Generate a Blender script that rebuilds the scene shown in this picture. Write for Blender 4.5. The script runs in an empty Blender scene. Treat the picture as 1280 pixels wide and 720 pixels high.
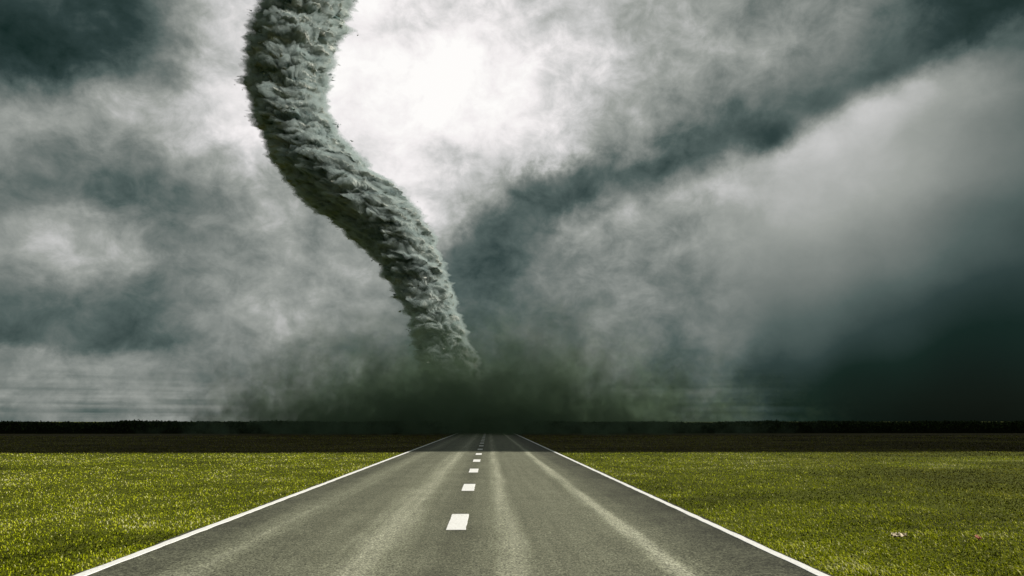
import bpy, math, random
import numpy as np
from mathutils import Vector

random.seed(7)
rng = np.random.default_rng(7)
S = bpy.context.scene
COL = S.collection

# ------------------------------------------------------------------ camera
W_PX, H_PX, F_PX = 1280.0, 720.0, 853.0
EYE = 1.5
PITCH = math.atan(167 / F_PX)
YAW = math.atan(0.03435 * math.cos(PITCH))
cam_data = bpy.data.cameras.new("camera")
cam = bpy.data.objects.new("camera", cam_data)
COL.objects.link(cam)
cam.location = (0, 0, EYE)
cam.rotation_euler = (math.pi / 2 + PITCH, 0, -YAW)
cam_data.sensor_width = 36.0
cam_data.lens = 36.0 * F_PX / W_PX
cam_data.clip_start = 0.1
cam_data.clip_end = 30000
S.camera = cam

FWD = np.array([math.sin(YAW) * math.cos(PITCH), math.cos(YAW) * math.cos(PITCH), math.sin(PITCH)])
RGT = np.array([math.cos(YAW), -math.sin(YAW), 0.0])
UPV = np.cross(RGT, FWD)


def look(px, py):
    """unit direction in the world of a point of the photograph"""
    d = FWD + RGT * (px - 640) / F_PX - UPV * (py - 360) / F_PX
    return d / np.linalg.norm(d)


def on_ground(px, py):
    d = look(px, py)
    t = -EYE / d[2]
    return d[0] * t, d[1] * t


def at_depth(px, py, Y):
    d = look(px, py)
    t = Y / d[1]
    return d[0] * t, EYE + d[2] * t


# ------------------------------------------------------------------ light
SUN_DIR = Vector((0.82, -0.14, 0.55)).normalized()
sun_data = bpy.data.lights.new("sun", 'SUN')
sun_data.energy = 5.0
sun_data.angle = math.radians(0.6)
sun_data.color = (1.0, 0.96, 0.88)
sun = bpy.data.objects.new("sun", sun_data)
COL.objects.link(sun)
sun.rotation_euler = SUN_DIR.to_track_quat('Z', 'Y').to_euler()

S.view_settings.view_transform = 'Standard'
S.view_settings.look = 'None'
S.view_settings.exposure = 0.28
S.view_settings.gamma = 1.0
S.view_settings.use_curve_mapping = False
S.render.engine = 'CYCLES'
S.cycles.use_denoising = True
S.cycles.max_bounces = 6
S.cycles.volume_bounces = 2
S.cycles.transparent_max_bounces = 16
S.cycles.volume_step_rate = 1.0
S.cycles.volume_max_steps = 256
EXPO = 2 ** S.view_settings.exposure


def lin(c):
    c = c / 255.0
    return c / 12.92 if c <= 0.04045 else ((c + 0.055) / 1.055) ** 2.4


def rgb(r, g, b):
    return (lin(r), lin(g), lin(b), 1.0)


class NT:
    """small helper that wires nodes"""

    def __init__(self, tree):
        self.t = tree
        self.n = tree.nodes
        self.l = tree.links

    def new(self, kind, **kw):
        nd = self.n.new(kind)
        for k, v in kw.items():
            setattr(nd, k, v)
        return nd

    def put(self, sock, v):
        if isinstance(v, bpy.types.NodeSocket):
            self.l.new(v, sock)
        else:
            sock.default_value = v

    def math(self, op, a, b=None, c=None, clamp=False):
        nd = self.new('ShaderNodeMath', operation=op, use_clamp=clamp)
        self.put(nd.inputs[0], a)
        if b is not None:
            self.put(nd.inputs[1], b)
        if c is not None:
            self.put(nd.inputs[2], c)
        return nd.outputs[0]

    def vec(self, op, a, b=None, scale=None):
        nd = self.new('ShaderNodeVectorMath', operation=op)
        self.put(nd.inputs[0], a)
        if b is not None:
            self.put(nd.inputs[1], b)
        if scale is not None:
            self.put(nd.inputs['Scale'], scale)
        return nd.outputs['Value'] if op in ('DISTANCE', 'LENGTH', 'DOT_PRODUCT') else nd.outputs['Vector']

    def noise(self, v, scale, detail=4, rough=0.55, out='Fac', distort=0.0):
        nd = self.new('ShaderNodeTexNoise')
        self.put(nd.inputs['Vector'], v)
        nd.inputs['Scale'].default_value = scale
        nd.inputs['Detail'].default_value = detail
        nd.inputs['Roughness'].default_value = rough
        nd.inputs['Distortion'].default_value = distort
        return nd.outputs[out]

    def ramp(self, fac, stops, interp='LINEAR'):
        nd = self.new('ShaderNodeValToRGB')
        cr = nd.color_ramp
        cr.interpolation = interp
        while len(cr.elements) < len(stops):
            cr.elements.new(0.5)
        for e, (p, c) in zip(cr.elements, stops):
            e.position = p
            e.color = c if len(c) == 4 else (*c, 1.0)
        self.put(nd.inputs[0], fac)
        return nd.outputs['Color']

    def smooth(self, v, a, b, lo=0.0, hi=1.0):
        nd = self.new('ShaderNodeMapRange', interpolation_type='SMOOTHSTEP')
        self.put(nd.inputs[0], v)
        for i, q in zip((1, 2, 3, 4), (a, b, lo, hi)):
            nd.inputs[i].default_value = q
        return nd.outputs[0]

    def mix(self, f, a, b, blend='MIX'):
        nd = self.new('ShaderNodeMix', data_type='RGBA', blend_type=blend)
        self.put(nd.inputs[0], f)
        self.put(nd.inputs[6], a)
        self.put(nd.inputs[7], b)
        return nd.outputs[2]

    def combine(self, x, y, z):
        nd = self.new('ShaderNodeCombineXYZ')
        for s, v in zip(nd.inputs, (x, y, z)):
            self.put(s, v)
        return nd.outputs[0]

    def split(self, v):
        nd = self.new('ShaderNodeSeparateXYZ')
        self.put(nd.inputs[0], v)
        return nd.outputs


# ------------------------------------------------------------------ sky: storm clouds over a Nishita sky
# each knot: a spot of the cloud cover (where the photo shows it), its brightness there, its spread
KNOTS = [
    (20, 25, .31, 60), (130, 20, .38, 60), (90, 75, .40, 45), (215, 50, .50, 45), (180, 95, .55, 30), (60, 130, .76, 42), (150, 140, .80, 42),
    (255, 110, .93, 50), (275, 30, .88, 45), (275, 190, .88, 45), (30, 190, .52, 45), (110, 215, 0.46, 50), (210, 235, 0.43, 50), (215, 185, .62, 40),
    (60, 310, .69, 42), (145, 300, .66, 42), (20, 260, .50, 40), (260, 285, 0.48, 50), (330, 240, 0.64, 40), (350, 320, 0.55, 45), (420, 330, 0.57, 45),
    (40, 385, .39, 36), (130, 395, .39, 40), (215, 385, .45, 34), (300, 365, 0.52, 40), (370, 395, .68, 36), (30, 425, .40, 24), (180, 432, .40, 26), (40, 470, .56, 32), (150, 470, .54, 34),
    (270, 440, .49, 40), (70, 515, .46, 30), (230, 505, .52, 30), (350, 500, .52, 30), (440, 420, 0.50, 40), (450, 500, 0.45, 40),
    (560, 100, 1.05, 55), (480, 75, .95, 45), (475, 160, .92, 45), (600, 150, .92, 40), (515, 40, .66, 30), (455, 15, .92, 30), (600, 20, .76, 40), (650, 110, .86, 35), (590, 50, .84, 26), (500, 215, .84, 40), (440, 210, .80, 30), (560, 240, .76, 40),
    (660, 40, .82, 30), (720, 80, .78, 35), (740, 20, .62, 40), (760, 130, .66, 40), (690, 160, .80, 35), (830, 50, .62, 50), (860, 110, .56, 40), (950, 60, .62, 50), (1050, 20, .60, 45), (1040, 70, .54, 36), (980, 110, .47, 34),
    (1130, 45, .47, 32), (1200, 20, .40, 36), (1265, 45, .38, 34), (1260, 5, .34, 36), (1110, 88, .44, 20), (1180, 62, .43, 20), (1040, 122, .44, 20),
    (930, 155, 0.42, 22), (965, 160, 0.42, 16), (880, 168, 0.40, 24), (830, 180, .38, 24), (780, 210, .38, 22), (730, 228, .38, 22), (690, 235, .40, 24), (650, 265, .38, 26), (620, 300, .34, 32), (600, 340, .36, 34), (660, 305, .42, 26), (590, 210, .72, 34), (610, 235, .56, 24), (770, 165, .58, 26),
    (720, 285, .66, 22), (760, 275, .62, 26), (700, 325, .50, 34), (750, 325, .54, 34), (800, 260, .58, 30), (870, 230, .60, 28), (930, 225, .68, 24), (985, 195, .72, 20), (1035, 170, .76, 22), (1090, 140, .76, 22), (1150, 105, .74, 22), (1210, 98, .64, 24), (1265, 100, .56, 24),
    (1000, 260, 0.67, 40), (1090, 220, 0.67, 45), (1180, 190, 0.58, 45), (1255, 190, 0.47, 40), (900, 310, 0.55, 45), (1010, 340, 0.51, 45), (1120, 310, .49, 50), (1230, 300, .36, 50),
    (800, 380, .51, 45), (900, 400, .47, 45), (1010, 410, .34, 45), (1120, 400, .27, 50), (1240, 400, .17, 50), (690, 390, .42, 40), (620, 400, .42, 30),
    (780, 450, .45, 36), (880, 470, .38, 36), (970, 480, .21, 36), (1080, 480, .12, 40), (1200, 470, .08, 45), (1270, 520, .05, 45), (1150, 530, .06, 40), (1010, 525, .16, 34), (1060, 560, .06, 40), (1250, 570, .04, 50), (850, 515, .36, 30), (930, 520, .27, 26), (720, 480, .40, 40), (700, 520, .38, 30), (580, 470, .38, 40), (580, 520, .35, 30),
    (320, -80, .55, 60), (700, -80, .68, 70), (1080, -90, .42, 80), (60, -90, .33, 80), (-120, 150, .45, 90), (-120, 380, .36, 80), (-120, 500, .38, 60), (1400, 120, .36, 80), (1420, 320, .24, 90), (1420, 480, .12, 80),
]
world = bpy.data.worlds.new("World")
S.world = world
world.use_nodes = True
N = NT(world.node_tree)
N.n.clear()
gen = N.new('ShaderNodeTexCoord').outputs['Generated']
direction = N.vec('NORMALIZE', gen)
dx, dy, dz = N.split(direction)
hgt = N.math('MAXIMUM', dz, 0.0)
# cloud texture coordinates: a little flattened, as a deck seen from below
deck_v = N.combine(dx, dy, N.math('MULTIPLY', dz, 1.25))
warp1 = N.vec('SUBTRACT', N.noise(direction, 3.6, 5, 0.55, 'Color'), (0.5, 0.5, 0.5))
warp2 = N.vec('SUBTRACT', N.noise(direction, 13.0, 8, 0.62, 'Color'), (0.5, 0.5, 0.5))
calm = N.vec('DISTANCE', direction, tuple(float(v) for v in look(1160, 330)))     # the smooth rain curtain on the right
calm = N.smooth(calm, 0.16, 0.36, 0.15, 1.0)
wdir = N.vec('ADD', direction, N.vec('SCALE', N.vec('ADD', N.vec('SCALE', warp1, scale=0.07), N.vec('SCALE', warp2, scale=0.10)), scale=calm))
acc_w, acc_l = 2e-4, 2e-4 * 0.42
for (px, py, L, s) in KNOTS:
    d = look(px, py)
    r = s / F_PX * 0.74
    dist = N.vec('DISTANCE', wdir, (float(d[0]), float(d[1]), float(d[2])))
    w = N.math('EXPONENT', N.math('MULTIPLY', N.math('MULTIPLY', dist, dist), -1.0 / (2 * r * r)))
    acc_w = N.math('ADD', acc_w, w)
    acc_l = N.math('MULTIPLY_ADD', w, L, acc_l)
lum = N.math('DIVIDE', acc_l, acc_w)
lum = N.math('MULTIPLY_ADD', lum, 1.06, -0.02)


def bank(p, q, depth, reach, soft, x0, x1, fade):
    """a cloud bank with a crisp lower edge along the great circle through two points; dark above the edge"""
    a, b = look(*p), look(*q)
    nrm = np.cross(b, a)
    nrm = nrm / np.linalg.norm(nrm)
    if nrm[2] < 0:
        nrm = -nrm
    sd = N.vec('DOT_PRODUCT', edir, tuple(float(v) for v in nrm))
    tan = (b - a) / np.linalg.norm(b - a)
    m = look((p[0] + q[0]) / 2, (p[1] + q[1]) / 2)
    along = N.vec('DOT_PRODUCT', edir, tuple(float(v) for v in tan))
    l0, l1 = float(np.dot(look(x0, p[1] + (q[1] - p[1]) * (x0 - p[0]) / (q[0] - p[0])), tan)), float(np.dot(look(x1, p[1] + (q[1] - p[1]) * (x1 - p[0]) / (q[0] - p[0])), tan))
    win = N.math('MULTIPLY', N.smooth(along, l0 - fade, l0 + fade), N.smooth(along, l1 - fade, l1 + fade, 1.0, 0.0))
    prof = N.math('MULTIPLY', N.smooth(sd, -soft, soft), N.math('EXPONENT', N.math('MULTIPLY', N.math('MAXIMUM', sd, 0.0), -1.0 / reach)))
    return N.math('MULTIPLY', N.math('MULTIPLY', prof, win), -depth)


edir = N.vec('ADD', direction, N.vec('ADD', N.vec('SCALE', warp1, scale=0.03), N.vec('SCALE', warp2, scale=0.07)))
for args in [((960, 190), (1170, 72), 0.20, 0.095, 0.018, 940, 1330, 0.05),
             ((650, 300), (950, 188), 0.14, 0.05, 0.02, 660, 960, 0.06),
             ((0, 92), (200, 108), 0.22, 0.08, 0.03, -260, 200, 0.05),
             ((0, 445), (240, 436), 0.12, 0.07, 0.012, -300, 235, 0.06),
             ((120, 262), (330, 250), 0.10, 0.07, 0.02, -200, 330, 0.06)]:
    lum = N.math('ADD', lum, bank(*args))
f1 = N.noise(deck_v, 5.5, 9, 0.58, distort=0.5)
f2 = N.noise(deck_v, 21.0, 9, 0.64, distort=0.3)
stv = N.combine(N.math('MULTIPLY', dx, 3.5), N.math('MULTIPLY', dy, 3.5), N.math('MULTIPLY', dz, 120.0))
f3 = N.noise(stv, 1.0, 3, 0.5)
patchy = N.smooth(N.noise(direction, 4.5, 2, 0.5), 0.42, 0.62)
low = N.math('MULTIPLY', N.smooth(dz, 0.010, 0.085, 1.0, 0.0), N.math('MULTIPLY_ADD', patchy, 0.9, 0.1))
amp = N.math('MULTIPLY', N.math('MULTIPLY', N.math('MULTIPLY_ADD', lum, 0.80, 0.03), calm), N.smooth(lum, 0.72, 0.95, 1.0, 0.45))
lum = N.math('MULTIPLY_ADD', N.math('SUBTRACT', f1, 0.5), amp, lum)
lum = N.math('MULTIPLY_ADD', N.math('SUBTRACT', f2, 0.5), N.math('MULTIPLY', amp, 0.95), lum)
lum = N.math('MULTIPLY_ADD', N.math('MULTIPLY', N.math('SUBTRACT', f3, 0.5), low), N.math('MULTIPLY', lum, 1.3), lum)
cloud = N.ramp(lum, [
    (0.04, rgb(2, 10, 7)), (0.16, rgb(14, 34, 28)), (0.27, rgb(47, 63, 61)), (0.37, rgb(82, 96, 93)),
    (0.48, rgb(117, 124, 120)), (0.62, rgb(156, 160, 155)), (0.78, rgb(203, 203, 202)), (0.92, rgb(243, 239, 239)), (1.0, rgb(255, 253, 251))])
sky = N.new('ShaderNodeTexSky', sky_type='NISHITA')
sky.sun_disc = False
sky.sun_elevation = math.asin(SUN_DIR.z)
sky.sun_rotation = math.atan2(SUN_DIR.x, SUN_DIR.y)
SKY_STRENGTH = 0.1
cloud = N.vec('SCALE', cloud, scale=1.0 / (SKY_STRENGTH * EXPO))
full = N.mix(0.992, sky.outputs[0], cloud)
bg = N.new('ShaderNodeBackground')
N.put(bg.inputs['Color'], full)
bg.inputs['Strength'].default_value = SKY_STRENGTH
wo = N.new('ShaderNodeOutputWorld')
N.l.new(bg.outputs[0], wo.inputs['Surface'])
world.cycles.sampling_method = 'MANUAL'
world.cycles.sample_map_resolution = 512


# ------------------------------------------------------------------ helpers
def tag(o, label=None, cat=None, group=None, kind=None):
    for k, v in (('label', label), ('category', cat), ('group', group), ('kind', kind)):
        if v:
            o[k] = v
    return o


def mesh_object(name, verts, faces, material=None, parent=None, smooth=False):
    """verts (n,3) array; faces: (m,k) array or list of arrays with different k"""
    if isinstance(faces, np.ndarray):
        faces = [faces]
    me = bpy.data.meshes.new(name)
    verts = np.asarray(verts, dtype=np.float32)
    me.vertices.add(len(verts))
    me.vertices.foreach_set('co', verts.ravel())
    loops = np.concatenate([f.ravel() for f in faces]).astype(np.int32)
    sizes = np.concatenate([np.full(len(f), f.shape[1]) for f in faces]).astype(np.int32)
    starts = np.concatenate([[0], np.cumsum(sizes)[:-1]]).astype(np.int32)
    me.loops.add(len(loops))
    me.loops.foreach_set('vertex_index', loops)
    me.polygons.add(len(sizes))
    me.polygons.foreach_set('loop_start', starts)
    me.update(calc_edges=True)
    me.validate()
    me.polygons.foreach_set('use_smooth', np.full(len(me.polygons), smooth, dtype=bool))
    o = bpy.data.objects.new(name, me)
    COL.objects.link(o)
    if material:
        me.materials.append(material)
    if parent:
        o.parent = parent
    return o


def attr(o, name, values, domain='POINT'):
    a = o.data.attributes.new(name, 'FLOAT', domain)
    a.data.foreach_set('value', np.asarray(values, dtype=np.float32))


def grid_faces(nu, nv, wrap=False):
    i = np.arange(nu - 1)[:, None]
    if wrap:
        j = np.arange(nv)[None, :]
        j2 = (j + 1) % nv
    else:
        j = np.arange(nv - 1)[None, :]
        j2 = j + 1
    return np.stack([i * nv + j, i * nv + j2, (i + 1) * nv + j2, (i + 1) * nv + j], -1).reshape(-1, 4)


def hash3(ix, iy, iz, seed):
    h = (ix.astype(np.int64) * 374761393 + iy.astype(np.int64) * 668265263 + iz.astype(np.int64) * 2147483647 + seed * 1274126177) & 0xFFFFFFFF
    h = ((h ^ (h >> 13)) * 1274126177) & 0xFFFFFFFF
    h = ((h ^ (h >> 16)) * 2246822519) & 0xFFFFFFFF
    h = h ^ (h >> 15)
    return (h & 0xFFFFFF).astype(np.float64) / 0xFFFFFF


def vnoise(p, seed=0):
    p = np.asarray(p, dtype=np.float64)
    i = np.floor(p).astype(np.int64)
    f = p - i
    f = f * f * f * (f * (f * 6 - 15) + 10)
    out = 0
    for cx in (0, 1):
        wx = f[:, 0] if cx else 1 - f[:, 0]
        for cy in (0, 1):
            wy = f[:, 1] if cy else 1 - f[:, 1]
            for cz in (0, 1):
                wz = f[:, 2] if cz else 1 - f[:, 2]
                out = out + wx * wy * wz * hash3(i[:, 0] + cx, i[:, 1] + cy, i[:, 2] + cz, seed)
    return out


def fbm(p, octaves=5, gain=0.5, seed=0, billow=False):
    a, tot, s = 1.0, 0.0, 0.0
    q = np.array(p, dtype=np.float64)
    for k in range(octaves):
        n = vnoise(q, seed + k)
        if billow:
            n = np.abs(2 * n - 1)
        s = s + a * n
        tot += a
        a *= gain
        q = q * 2.03 + 17.3
    return s / tot


def material(name):
    m = bpy.data.materials.new(name)
    m.use_nodes = True
    n = NT(m.node_tree)
    n.n.clear()
    out = n.new('ShaderNodeOutputMaterial')
    return m, n, out


def principled(n, out, color, rough=0.9, bump=None, bump_dist=0.01, bump_strength=0.6, spec=0.3):
    p = n.new('ShaderNodeBsdfPrincipled')
    n.put(p.inputs['Base Color'], color)
    n.put(p.inputs['Roughness'], rough)
    p.inputs['Specular IOR Level'].default_value = spec
    if bump is not None:
        b = n.new('ShaderNodeBump')
        b.inputs['Distance'].default_value = bump_dist
        b.inputs['Strength'].default_value = bump_strength
        n.put(b.inputs['Height'], bump)
        n.l.new(b.outputs[0], p.inputs['Normal'])
    n.l.new(p.outputs[0], out.inputs['Surface'])
    return p


# ------------------------------------------------------------------ materials of the setting
# ground under the grass: dark earth and thatch, green further off where the blades are too small to show
m_ground, n, out = material('meadow_soil')
pos = n.new('ShaderNodeNewGeometry').outputs['Position']
a = n.noise(pos, 0.35, 5, 0.6)
b = n.noise(pos, 9.0, 5, 0.7)
c = n.ramp(n.math('MULTIPLY_ADD', b, 0.6, n.math('MULTIPLY', a, 0.4)),
           [(0.30, (0.022, 0.022, 0.004)), (0.5, (0.070, 0.080, 0.008)), (0.66, (0.12, 0.135, 0.012)), (0.8, (0.14, 0.13, 0.018))])
strip = n.math('MULTIPLY', n.smooth(n.split(pos)[1], 33.5, 36.0), n.smooth(n.split(pos)[1], 88.0, 93.0, 1.0, 0.0))  # far band in shade: its dark brown is painted into the ground colour
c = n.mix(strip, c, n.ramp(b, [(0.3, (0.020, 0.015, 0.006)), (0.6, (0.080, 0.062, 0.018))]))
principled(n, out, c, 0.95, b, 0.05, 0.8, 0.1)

# road: worn asphalt with pale wheel tracks
m_road, n, out = material('worn_asphalt')
pos = n.new('ShaderNodeNewGeometry').outputs['Position']
x, y, z = n.split(pos)
wob = n.noise(n.combine(0.0, n.math('MULTIPLY', y, 0.06), 0.0), 1.0, 3, 0.5)
xw = n.math('ADD', x, n.math('MULTIPLY', n.math('SUBTRACT', wob, 0.5), 0.5))
long_v = n.combine(n.math('MULTIPLY', x, 5.0), n.math('MULTIPLY', y, 0.16), 0.0)
streak = n.noise(long_v, 1.0, 5, 0.6)
xn = n.math('DIVIDE', n.math('ADD', xw, 4.5), 8.4)


def xs(v):
    return (v + 4.5) / 8.4


def g3(v):
    return (v, v, v, 1)


track = n.ramp(xn, [(xs(-4.3), g3(.12)), (xs(-3.5), g3(.22)), (xs(-2.95), g3(.62)), (xs(-2.5), g3(.36)), (xs(-1.9), g3(.48)), (xs(-1.30), g3(.85)), (xs(-0.85), g3(.46)),
                    (xs(-0.45), g3(.30)), (xs(-0.05), g3(.46)), (xs(0.22), g3(.86)), (xs(0.55), g3(.46)), (xs(1.1), g3(.50)), (xs(1.62), g3(.50)), (xs(1.90), g3(1.0)), (xs(2.08), g3(.40)), (xs(2.6), g3(.16)), (xs(3.6), g3(.0))], 'EASE')
blot = n.noise(pos, 0.9, 5, 0.6)
wear = n.math('MULTIPLY', track, n.math('MULTIPLY_ADD', streak, 1.0, 0.5))
wear = n.math('ADD', wear, n.math('MULTIPLY', n.math('SUBTRACT', blot, 0.5), 0.45))
base = n.ramp(wear, [(0.0, (0.036, 0.036, 0.024)), (0.35, (0.116, 0.118, 0.079)), (0.62, (0.172, 0.175, 0.120)), (1.0, (0.32, 0.32, 0.235))])
grit = n.noise(pos, 38.0, 3, 0.85)
grit2 = n.noise(pos, 14.0, 3, 0.75)
base = n.mix(1.0, base, n.ramp(grit, [(0.36, g3(.15)), (0.5, g3(1.0)), (0.64, g3(2.0))]), 'MULTIPLY')
base = n.mix(1.0, base, n.ramp(grit2, [(0.3, g3(.6)), (0.5, g3(1.0)), (0.72, g3(1.35))]), 'MULTIPLY')
principled(n, out, base, 0.82, grit, 0.01, 0.7, 0.25)

# road paint
m_paint, n, out = material('white_road_paint')
pos = n.new('ShaderNodeNewGeometry').outputs['Position']
w1 = n.noise(pos, 30.0, 4, 0.7)
w2 = n.noise(pos, 3.0, 4, 0.6)
c = n.ramp(n.math('MULTIPLY_ADD', w1, 0.85, n.math('MULTIPLY', w2, 0.15)), [(0.33, (0.20, 0.19, 0.15)), (0.40, (0.76, 0.75, 0.71)), (0.6, (0.88, 0.87, 0.84))])
principled(n, out, c, 0.7, w1, 0.004, 0.5, 0.3)

# grass blades, each with its own tint
m_grass, n, out = material('grass_blades')
t = n.new('ShaderNodeAttribute', attribute_name='tint').outputs['Fac']
c = n.ramp(t, [(0.0, (0.016, 0.021, 0.003)), (0.28, (0.105, 0.135, 0.005)), (0.50, (0.275, 0.325, 0.007)), (0.72, (0.44, 0.48, 0.012)), (0.90, (0.56, 0.57, 0.06)), (1.0, (0.60, 0.58, 0.30))])
shd = n.new('ShaderNodeAttribute', attribute_name='shade_brown').outputs['Fac']
c = n.mix(n.math('MULTIPLY', shd, 0.8), c, n.ramp(t, [(0.0, (0.030, 0.022, 0.006)), (0.5, (0.13, 0.100, 0.020)), (1.0, (0.30, 0.24, 0.07))]))  # painted shade: browner blades in the far band and on the right
d1 = n.new('ShaderNodeBsdfDiffuse')
n.put(d1.inputs['Color'], c)
d2 = n.new('ShaderNodeBsdfTranslucent')
n.put(d2.inputs['Color'], c)
mx = n.new('ShaderNodeMixShader')
mx.inputs[0].default_value = 0.28
n.l.new(d1.outputs[0], mx.inputs[1])
n.l.new(d2.outputs[0], mx.inputs[2])
n.l.new(mx.outputs[0], out.inputs['Surface'])

m_leaf, n, out = material('hedge_leaves')
t = n.new('ShaderNodeAttribute', attribute_name='tint').outputs['Fac']
c = n.ramp(t, [(0.0, (0.014, 0.022, 0.008)), (0.6, (0.040, 0.060, 0.018)), (1.0, (0.085, 0.105, 0.028))])
principled(n, out, c, 0.8, spec=0.15)
m_twig, n, out = material('hedge_twigs')
pos = n.new('ShaderNodeNewGeometry').outputs['Position']
principled(n, out, n.ramp(n.noise(pos, 4.0, 4), [(0.3, (0.006, 0.008, 0.004)), (0.7, (0.022, 0.022, 0.010))]), 0.9, spec=0.1)

# funnel: dust-laden cloud
m_funnel, n, out = material('funnel_cloud')
t = n.new('ShaderNodeAttribute', attribute_name='tone').outputs['Fac']
c = n.ramp(t, [(0.0, (0.035, 0.085, 0.095)), (0.35, (0.15, 0.20, 0.185)), (0.6, (0.31, 0.335, 0.305)), (1.0, (0.56, 0.555, 0.51))])
principled(n, out, c, 1.0, spec=0.0)

m_sheath, n, out = material('thin_vapour')
vol = n.new('ShaderNodeVolumePrincipled')
vol.inputs['Color'].default_value = (0.58, 0.66, 0.655, 1)
vol.inputs['Density'].default_value = 0.70
n.l.new(vol.outputs[0], out.inputs['Volume'])

# cloud overhead: the wall cloud and the added shading slab
m_cloud, n, out = material('cloud_vapour')
pos = n.new('ShaderNodeNewGeometry').outputs['Position']
principled(n, out, n.ramp(n.noise(pos, 0.08, 6), [(0.3, (0.30, 0.33, 0.33)), (0.7, (0.62, 0.63, 0.63))]), 1.0, spec=0.0)

# ------------------------------------------------------------------ ground
R = 9000.0
cs = np.concatenate([-np.geomspace(R, 60, 14), np.linspace(-50, 50, 11), np.geomspace(60, R, 14)])
gx, gy = np.meshgrid(cs, cs, indexing='ij')
gv = np.stack([gx.ravel(), gy.ravel(), np.zeros(gx.size)], -1)
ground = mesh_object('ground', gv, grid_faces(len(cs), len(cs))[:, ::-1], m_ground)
tag(ground, 'wide flat meadow ground running to the horizon', kind='structure')

# ------------------------------------------------------------------ road
LX, RX, CX = -3.93, 3.24, -0.435            # centres of the left, right and middle markings
ys = np.concatenate([np.arange(-12, 60, 0.25), np.arange(60, 700, 5.0)])
edge_l = LX - 0.10 + (fbm(np.stack([ys * 1.3, ys * 0, ys * 0], -1), 4, 0.6, 3) - 0.5) * 0.14
edge_r = RX + 0.10 + (fbm(np.stack([ys * 1.3, ys * 0 + 9, ys * 0], -1), 4, 0.6, 4) - 0.5) * 0.14
nx = 17
rows = []
for k, yy in enumerate(ys):
    xx = np.linspace(edge_l[k], edge_r[k], nx - 2)
    crown = 0.035 + 0.02 * (1 - (np.abs(xx - CX) / 4.0) ** 2)
    xx = np.concatenate([[edge_l[k] - 0.06], xx, [edge_r[k] + 0.06]])
    zz = np.concatenate([[-0.02], crown, [-0.02]])
    rows.append(np.stack([xx, np.full(nx, yy), zz], -1))
road = mesh_object('road', np.concatenate(rows), grid_faces(len(ys), nx)[:, ::-1], m_road)
tag(road, 'straight grey asphalt road with pale worn wheel tracks', kind='structure')


def road_z(xx):
    return 0.035 + 0.02 * (1 - (np.abs(xx - CX) / 4.0) ** 2)


def paint_strip(name, x0, half, y0, y1, step, rag, seed):
    yy = np.arange(y0, y1 + 1e-6, step)
    q = np.stack([yy * 6.0, np.full_like(yy, seed), yy * 0], -1)
    jl = (fbm(q, 3, 0.6, seed) - 0.5) * rag
    jr = (fbm(q, 3, 0.6, seed + 50) - 0.5) * rag
    xl, xr = x0 - half + jl, x0 + half + jr
    zt = road_z(np.full_like(yy, x0)) + 0.006
    lo = zt - 0.012
    v = np.stack([np.stack([xl, yy, lo], -1), np.stack([xl + .004, yy, zt], -1), np.stack([xr - .004, yy, zt], -1), np.stack([xr, yy, lo], -1)], 1).reshape(-1, 3)
    return mesh_object(name, v, grid_faces(len(yy), 4)[:, ::-1], m_paint, road)


paint_strip('edge_line', LX, 0.058, -12, 300, 0.2, 0.035, 5)
paint_strip('edge_line', RX, 0.058, -12, 300, 0.2, 0.035, 6)
# dashes: measured on the ground from the photo, spaced evenly
yn = [on_ground(600, p)[1] for p in (668, 616, 592.5, 577.5, 567.5)]
yf = [on_ground(600, p)[1] for p in (646, 606, 586, 573, 564.5)]
print('DASH near', [round(v, 2) for v in yn], 'far', [round(v, 2) for v in yf])
for k in range(-1, 22):
    y0 = yn[0] + k * 5.32
    paint_strip('centre_dash', CX, 0.135, y0, y0 + 1.62, 0.135, 0.016, 20 + k)

# ------------------------------------------------------------------ grass
NB = 520000
u = rng.random(NB)
pw = 1.35                                     # more blades near the road's near end, fewer far away
ya, yb = 4.0, 76.0
gy_ = (ya ** (1 - pw) + u * (yb ** (1 - pw) - ya ** (1 - pw))) ** (1 / (1 - pw))
gx_ = (rng.random(NB) * 2 - 1) * (0.84 * gy_ + 2.5)
ok = (gx_ < LX - 0.10 + rng.normal(0, 0.05, NB)) | (gx_ > RX + 0.10 + rng.normal(0, 0.05, NB))
gx_, gy_ = gx_[ok], gy_[ok]
nb = len(gx_)
P2 = np.stack([gx_, gy_, np.zeros(nb)], -1)
clump = fbm(P2 * 1.6, 4, 0.55, 11)
patch = fbm(P2 * np.array([0.16, 0.20, 1.0]), 4, 0.55, 12)
mid_patch = fbm(P2 * np.array([0.55, 0.75, 1.0]), 3, 0.5, 15)
side_shade = np.clip((gx_ - 1.5 - 0.32 * gy_) / 5.0, 0, 1) * np.clip((fbm(P2 * 0.25, 3, 0.5, 13) - 0.25) * 3.0, 0, 1)  # right side dimmed and browned, a vignette-like shade painted into the blades
far = gy_ / 10.0
hh = (0.014 + 0.027 * rng.random(nb)) * (0.55 + 0.9 * clump) * (1 + 0.10 * far)
ww = np.maximum(0.007 + 0.007 * rng.random(nb), 0.00085 * gy_ * (0.5 + rng.random(nb)))
ang = rng.random(nb) * 2 * np.pi
lean = 0.35 + 1.1 * rng.random(nb)
dxv, dyv = np.cos(ang), np.sin(ang)
tx, ty = -dyv, dxv
base_p = np.stack([gx_, gy_, np.full(nb, -0.005)], -1)
side = np.stack([tx, ty, np.zeros(nb)], -1)
fwd = np.stack([dxv, dyv, np.zeros(nb)], -1)
up = np.array([0, 0, 1.0])
mid = base_p + up * (hh * 0.62)[:, None] + fwd * (hh * lean * 0.35)[:, None]
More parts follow.
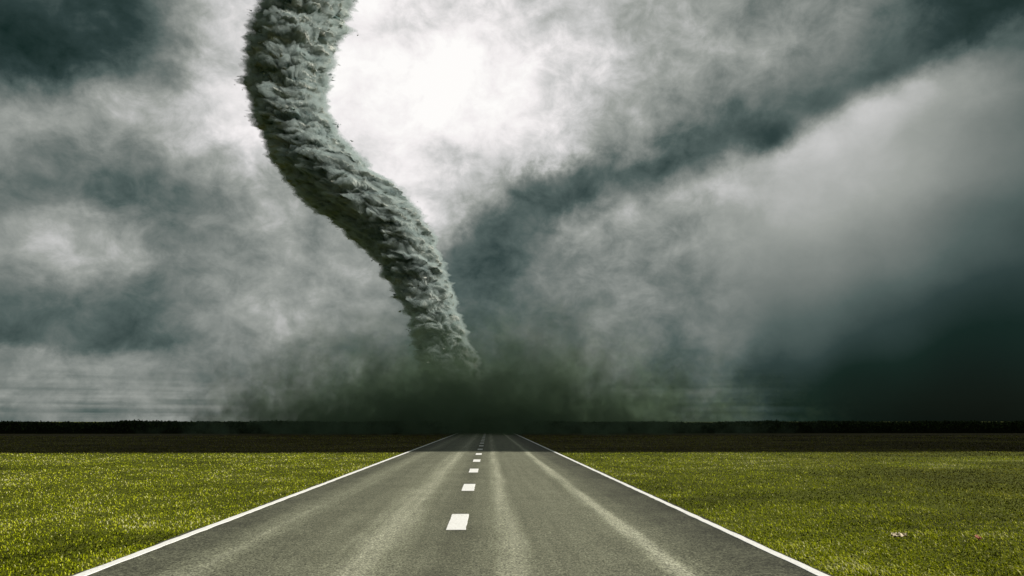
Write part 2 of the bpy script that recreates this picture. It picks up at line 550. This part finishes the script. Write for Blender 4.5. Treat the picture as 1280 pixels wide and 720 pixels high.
tip = base_p + up * (hh * (1.05 - 0.35 * lean))[:, None] + fwd * (hh * lean * 1.1)[:, None]
hw = (ww * 0.5)[:, None]
V = np.stack([base_p - side * hw, base_p + side * hw, mid + side * hw * 0.85, mid - side * hw * 0.85, tip], 1).reshape(-1, 3)
k0 = np.arange(nb)[:, None] * 5
quads = k0 + np.array([[0, 1, 2, 3]])
tris = k0 + np.array([[3, 2, 4]])
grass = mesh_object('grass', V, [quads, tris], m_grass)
tint = 0.30 + 0.75 * (clump - 0.42) + 1.15 * (patch - 0.45) + 0.70 * (mid_patch - 0.47) + 0.06 + 0.27 * rng.normal(0, 1, nb) - 0.34 * side_shade
tint = np.where(rng.random(nb) < 0.03, 0.85 + 0.15 * rng.random(nb), tint)
attr(grass, 'tint', np.repeat(np.clip(tint, 0, 1), 5))
band_shade = np.clip((gy_ - 34.0 + (clump - 0.5) * 2.0) / 1.5, 0, 1)          # brown of the shaded far band, painted into the blades
attr(grass, 'shade_brown', np.repeat(np.clip(np.maximum(band_shade * 0.9, side_shade * 0.7) + rng.normal(0, .1, nb), 0, 1), 5))
tag(grass, 'short yellow green meadow grass on both sides of the road', kind='stuff')


# ------------------------------------------------------------------ hedges at the far end of the meadow
def hedge(x0, x1, yc, label, seed):
    r = np.random.default_rng(seed)
    n_u, n_v = int((x1 - x0) / 0.5) + 2, 15
    us = np.linspace(x0, x1, n_u)
    th = np.linspace(0, np.pi, n_v)
    X, T = np.meshgrid(us, th, indexing='ij')
    top = 1.36 + 0.36 * (fbm(np.stack([us * 0.22, us * 0, us * 0 + seed], -1), 4, 0.55, seed) - 0.5)
    endt = np.clip(np.minimum(us - x0, x1 - us) / 1.2, 0.05, 1) ** 0.5
    wob = 0.8 + 0.4 * fbm(np.stack([X.ravel() * 0.8, T.ravel() * 2, T.ravel() * 0], -1), 3, 0.5, seed + 3).reshape(X.shape)
    Yv = yc - np.cos(T) * 0.7 * wob
    Z = (np.sin(T) ** 0.4) * (top * endt)[:, None] * (0.93 + 0.07 * wob)
    v = np.stack([X.ravel(), Yv.ravel(), Z.ravel() - 0.02], -1)
    core = mesh_object('hedge', v, grid_faces(n_u, n_v), m_twig)
    nl = int((x1 - x0) * 330)
    lx = x0 + r.random(nl) * (x1 - x0)
    lt = r.random(nl) ** 0.8 * np.pi * 0.75
    lw = 0.8 + 0.4 * fbm(np.stack([lx * 0.8, lt * 2, lt * 0], -1), 3, 0.5, seed + 3)
    ltop = np.interp(lx, us, top * endt)
    lrad = 1.0 + r.normal(0, 0.06, nl)
    c = np.stack([lx, yc - np.cos(lt) * 0.72 * lw * lrad, (np.sin(lt) ** 0.4) * ltop * (0.93 + 0.07 * lw) * lrad], -1)
    s = (0.08 + 0.12 * r.random(nl))[:, None]
    a = r.normal(0, 1, (nl, 3))
    a /= np.linalg.norm(a, axis=1)[:, None]
    b = np.cross(a, r.normal(0, 1, (nl, 3)))
    b /= np.linalg.norm(b, axis=1)[:, None]
    q = np.stack([c - a * s, c + b * s * .55, c + a * s, c - b * s * .55], 1).reshape(-1, 3)
    lf = mesh_object('foliage', q, np.arange(nl * 4).reshape(-1, 4), m_leaf, core)
    attr(lf, 'tint', np.repeat(np.clip(0.45 + r.normal(0, .25, nl), 0, 1), 4))
    tag(lf, kind='stuff')
    tag(core, label, 'hedge', 'hedges closing the meadow')
    return core


hedge(-140, LX - 1.2, 91.0, 'long low dark green hedge beyond the meadow on the side of the pale lower sky', 31)
hedge(RX + 1.2, 140, 91.0, 'long low dark green hedge beyond the meadow under the blackest part of the sky', 32)


# ------------------------------------------------------------------ scraps lying in the grass
def scrap(name, px, py, lx, ly, col, label, seed, rot):
    m, n, out = material(name + '_surface')
    pos = n.new('ShaderNodeTexCoord').outputs['Object']
    f = n.noise(pos, 40.0, 4)
    principled(n, out, n.ramp(f, [(0.35, tuple(v * 0.6 for v in col)), (0.6, col)]), 0.7)
    r = np.random.default_rng(seed)
    nu, nv = 13, 9
    U, Vv = np.meshgrid(np.linspace(-1, 1, nu), np.linspace(-1, 1, nv), indexing='ij')
    q = np.stack([U.ravel() * 1.6, Vv.ravel() * 1.3, U.ravel() * 0], -1)
    rag = 0.75 + 0.5 * fbm(q * 1.7, 3, 0.6, seed + 9)
    zz = (fbm(q * 1.5, 4, 0.6, seed, True) - 0.2) * 0.09 + 0.045
    v = np.stack([U.ravel() * lx * rag, Vv.ravel() * ly * rag, zz], -1)
    v = np.concatenate([v, v - np.array([0, 0, 0.004])])
    f1_ = grid_faces(nu, nv)[:, ::-1]
    k = nu * nv
    ring = [i * nv for i in range(nu)] + [(nu - 1) * nv + j for j in range(1, nv)] + [i * nv + nv - 1 for i in range(nu - 2, -1, -1)] + [j for j in range(nv - 2, 0, -1)]
    ring = np.array(ring)
    nxt = np.roll(ring, -1)
    rim = np.stack([ring, nxt, nxt + k, ring + k], -1)
    o = mesh_object(name, v, np.concatenate([f1_, f1_[:, ::-1] + k, rim]), m, smooth=True)
    gx0, gy0 = on_ground(px, py)
    o.location = (gx0, gy0, 0.02)
    o.rotation_euler = (0.25, 0, rot)
    tag(o, label, 'litter')
    return o


scrap('paper_scrap', 1125, 676, 0.09, 0.036, (0.62, 0.52, 0.36), 'crumpled cream paper scrap lying in the grass right of the road', 41, -0.15)
scrap('red_scrap', 1222, 679, 0.033, 0.027, (0.42, 0.15, 0.08), 'tiny reddish scrap in the grass near the crumpled paper', 42, 0.6)

# ------------------------------------------------------------------ tornado
TY = 130.0
PROFILE = [(-90, 338, 480), (-50, 342, 464), (-20, 352, 448), (0, 348, 441), (30, 331, 432), (60, 321, 420), (90, 314, 411), (130, 318, 408), (170, 329, 421), (200, 341, 450), (230, 362, 486), (260, 396, 516),
           (290, 433, 540), (320, 466, 550), (350, 484, 558), (380, 502, 571), (410, 514, 583), (440, 521, 593), (470, 530, 602), (500, 538, 612), (525, 530, 628), (540, 520, 640)]
zs_k, cx_k, r_k = [], [], []
for (py, xl, xr) in PROFILE:
    a, b = at_depth(xl, py, TY), at_depth(xr, py, TY)
    zs_k.append(a[1]); cx_k.append((a[0] + b[0]) / 2); r_k.append((b[0] - a[0]) / 2)
order = np.argsort(zs_k)
zs_k, cx_k, r_k = np.array(zs_k)[order], np.array(cx_k)[order], np.array(r_k)[order]
print('TORNADO z', zs_k[0], zs_k[-1], 'r', r_k)
NZ, NT_ = 900, 620
zt = np.linspace(-1.5, zs_k[-1], NZ)
ker = np.exp(-np.linspace(-2, 2, 41) ** 2)
ker /= ker.sum()


def sm(v):
    return np.convolve(np.pad(v, 20, mode='edge'), ker, mode='valid')


ccx = sm(np.interp(zt, zs_k, cx_k))
rr = sm(np.interp(zt, zs_k, r_k))
ccy = TY + 2.5 * np.sin(zt / 17.0)
th = np.linspace(0, 2 * np.pi, NT_, endpoint=False)
ZZ, TT = np.meshgrid(zt, th, indexing='ij')
RRm = np.repeat(rr[:, None], NT_, 1)
tw = TT + ZZ * 0.055
zf = ZZ.ravel()
cyl = np.stack([np.cos(tw).ravel() * RRm.ravel(), np.sin(tw).ravel() * RRm.ravel(), zf * 1.5], -1)
upper = np.clip((zf - 45) / 35, 0, 1)
wq = (np.stack([vnoise(cyl * 0.35 + 5, 61), vnoise(cyl * 0.35 + 9, 62), vnoise(cyl * 0.35 + 13, 63)], -1) - 0.5) * 2.2
big = fbm(cyl * 0.20 + wq * 0.2, 3, 0.5, 70) - 0.5
bil = fbm(cyl * np.array([0.36, 0.36, 0.5]) + wq * 0.5, 6, 0.56, 80, True) * 2.4 - 0.75
strand = fbm(cyl * np.array([0.42, 0.42, 0.85]) + wq * 0.6, 6, 0.50, 90) - 0.5
ct, st = np.cos(TT).ravel(), np.sin(TT).ravel()
lift = (fbm(cyl * 0.6 + 31, 4, 0.6, 95) - 0.5) * 2.0
wide = 0.55 + 0.45 * RRm.ravel() / 8.0


def tube(disp, up, step=1):
    rad = RRm.ravel() + disp * wide
    v = np.stack([np.repeat(ccx, NT_) + ct * rad, np.repeat(ccy, NT_) + st * rad, zf + up], -1)
    return v


tornado = bpy.data.objects.new('tornado', None)
tornado.location = (float(ccx[0]), TY, 0)
COL.objects.link(tornado)
off = np.array([float(ccx[0]), TY, 0])
tag(tornado, 'tall grey green tornado funnel bending down to the end of the road', 'tornado')
tone = 0.58 + 2.1 * (fbm(cyl * np.array([0.3, 0.3, .8]) + wq * 0.5, 6, 0.6, 101) - 0.5) + 0.10 * bil
# dense inside of the funnel, gently billowed
FV = tube(big * 2.6 + bil * 1.6 + strand * 0.9 - 0.9, lift * 0.7)
funnel = mesh_object('funnel', FV - off, grid_faces(NZ, NT_, True), m_funnel, tornado, smooth=True)
attr(funnel, 'tone', np.clip(tone, 0, 1))
# ragged thinner vapour round it
VV = tube(big * 2.6 + bil * 1.7 + strand * (3.0 + 3.4 * upper) + 0.05, lift)
caps = [np.arange(NT_)[None, ::-1], (np.arange(NT_) + (NZ - 1) * NT_)[None, :]]
sheath = mesh_object('cloud_sheath', VV - off, [grid_faces(NZ, NT_, True)] + caps, m_sheath, tornado, smooth=True)
FV = VV
# scraps of cloud torn off round the funnel
NS = 900
si = rng.integers(0, NZ * NT_, NS)
sp = FV[si] + np.stack([ct[si], st[si], np.zeros(NS)], -1) * rng.random((NS, 1)) ** 2 * 0.9 + rng.normal(0, 0.12, (NS, 3))
ss = (0.08 + 0.22 * rng.random(NS) ** 2)[:, None, None]
tet = rng.normal(0, 1, (NS, 4, 3)) * np.array([1.0, 1.0, 0.45]) * ss
SV = (sp[:, None, :] + tet).reshape(-1, 3) - off
k4 = np.arange(NS)[:, None, None] * 4
SF = (k4 + np.array([[0, 1, 2], [0, 2, 3], [0, 3, 1], [1, 3, 2]])).reshape(-1, 3)
scr = mesh_object('torn_wisps', SV, SF, m_funnel, tornado)
attr(scr, 'tone', np.repeat(np.clip(tone[si] + 0.05, 0, 1), 4))
tag(scr, kind='stuff')


def cloud_slab(name, cx, cy, cz, hx, hy, hz, power, rough, seed, parent=None, nu=160, nv=41):
    t = np.linspace(0, 2 * np.pi, nu, endpoint=False)
    p = np.linspace(-np.pi / 2, np.pi / 2, nv)
    Pm, Tm = np.meshgrid(p, t, indexing='ij')
    k = (np.abs(np.cos(Tm)) ** power + np.abs(np.sin(Tm)) ** power) ** (-1 / power)
    cp = np.cos(Pm) ** 0.35
    x = cx + hx * k * np.cos(Tm) * cp
    y = cy + hy * k * np.sin(Tm) * cp
    z = cz + hz * np.sin(Pm)
    q = np.stack([x.ravel(), y.ravel(), z.ravel()], -1)
    d = (fbm(q * 0.06, 5, 0.55, seed, True) - 0.35) * rough
    q[:, 2] += d * np.sign(q[:, 2] - cz) * 2
    q[:, 0] += d * np.cos(Tm).ravel()
    q[:, 1] += d * np.sin(Tm).ravel() * 0.4
    return q, grid_faces(nv, nu, True)


# wall cloud from which the funnel hangs (above the picture)
q, f = cloud_slab('wall_cloud', float(ccx[-1]), TY, zs_k[-1] + 5, 30, 24, 6, 2.0, 5.0, 110)
mesh_object('wall_cloud', q - off, f, m_cloud, tornado, smooth=True)

# unseen cloud slab, added high overhead to shade the far end of the meadow
q, f = cloud_slab('shade_cloud', 149, 42.5, 100, 165, 33.5, 3.5, 10.0, 2.5, 120, nu=400)
sc = mesh_object('shade_cloud', q, f, m_cloud, smooth=True)
tag(sc, 'added unseen shelf of grey cloud that shades the far road and meadow', 'cloud')

# ------------------------------------------------------------------ dust whirled up at the foot
DX, DY, DZ = 62.0, 52.0, 30.0
DC = (float(at_depth(600, 520, TY)[0]), 107.0, 0.0)
m_dust, n, out = material('dust_in_air')
P = n.new('ShaderNodeTexCoord').outputs['Object']
e = n.vec('LENGTH', n.vec('DIVIDE', P, (DX, DY, DZ)))
Pn = n.vec('ADD', P, (210.0, 40.0, 75.0))
nz1 = n.noise(Pn, 0.085, 6, 0.62, distort=0.6)
nz2 = n.noise(Pn, 0.30, 5, 0.65)
px_, py_, pz_ = n.split(P)
nz3 = n.noise(Pn, 0.75, 4, 0.65)
nz = n.math('MULTIPLY_ADD', nz2, 0.45, n.math('MULTIPLY', nz1, 0.60))
nz = n.math('MULTIPLY_ADD', n.math('SUBTRACT', nz3, 0.5), 0.62, n.math('ADD', nz, 0.075))
body = n.math('ADD', n.math('MULTIPLY', n.math('SUBTRACT', 0.62, e), 0.95), n.math('MULTIPLY', n.math('SUBTRACT', nz, 0.60), 2.6))
edge = n.smooth(e, 0.45, 0.98, 1.0, 0.0)
ground_hug = n.math('EXPONENT', n.math('MULTIPLY', pz_, -0.15))
den = n.math('MULTIPLY', n.math('MAXIMUM', body, 0.0), n.math('MULTIPLY', edge, n.math('MULTIPLY_ADD', ground_hug, 0.68, 0.036)))
vol = n.new('ShaderNodeVolumePrincipled')
vol.inputs['Color'].default_value = (0.23, 0.315, 0.215, 1)
vol.inputs['Anisotropy'].default_value = 0.2
n.put(vol.inputs['Density'], den)
n.l.new(vol.outputs[0], out.inputs['Volume'])
m_dust.cycles.volume_step_rate = 0.16
m_core, n, out = material('dense_dust')
pos = n.new('ShaderNodeNewGeometry').outputs['Position']
principled(n, out, n.ramp(n.noise(pos, 0.2, 5), [(0.3, (0.022, 0.034, 0.02)), (0.7, (0.06, 0.075, 0.05))]), 1.0, spec=0.0)


def dome(nu, nv, ax, ay, az, amp, fr, seed):
    t = np.linspace(0, 2 * np.pi, nu, endpoint=False)
    p = np.linspace(0, np.pi / 2 - 0.02, nv)
    Pm, Tm = np.meshgrid(p, t, indexing='ij')
    dirs = np.stack([np.cos(Pm) * np.cos(Tm), np.cos(Pm) * np.sin(Tm), np.sin(Pm)], -1).reshape(-1, 3)
    k = np.ones(len(dirs))
    if amp:
        k = 1 + amp * (0.5 - fbm(dirs * fr, 6, 0.6, seed, True)) * 2
    v = dirs * np.array([ax, ay, az]) * k[:, None]
    return v, grid_faces(nv, nu, True)


v, f = dome(64, 16, DX, DY, DZ, 0, 1, 0)
cap = np.arange(64)[None, ::-1]
v[:64, 2] = 0.06
dust = mesh_object('dust_cloud', v, [f, cap, (np.arange(64) + 15 * 64)[None, :]], m_dust)
dust.location = DC
tag(dust, 'dark green dust cloud whirled up where the tornado meets the road', kind='stuff')
v, f = dome(320, 90, 12, 8, 2.2, 0.2, 3.0, 131)
v[:320, 2] = -0.3
core = mesh_object('dust_core', v, [f, (np.arange(320) + 89 * 320)[None, :]], m_core, dust)
core.location = (0.5, 0, 0)
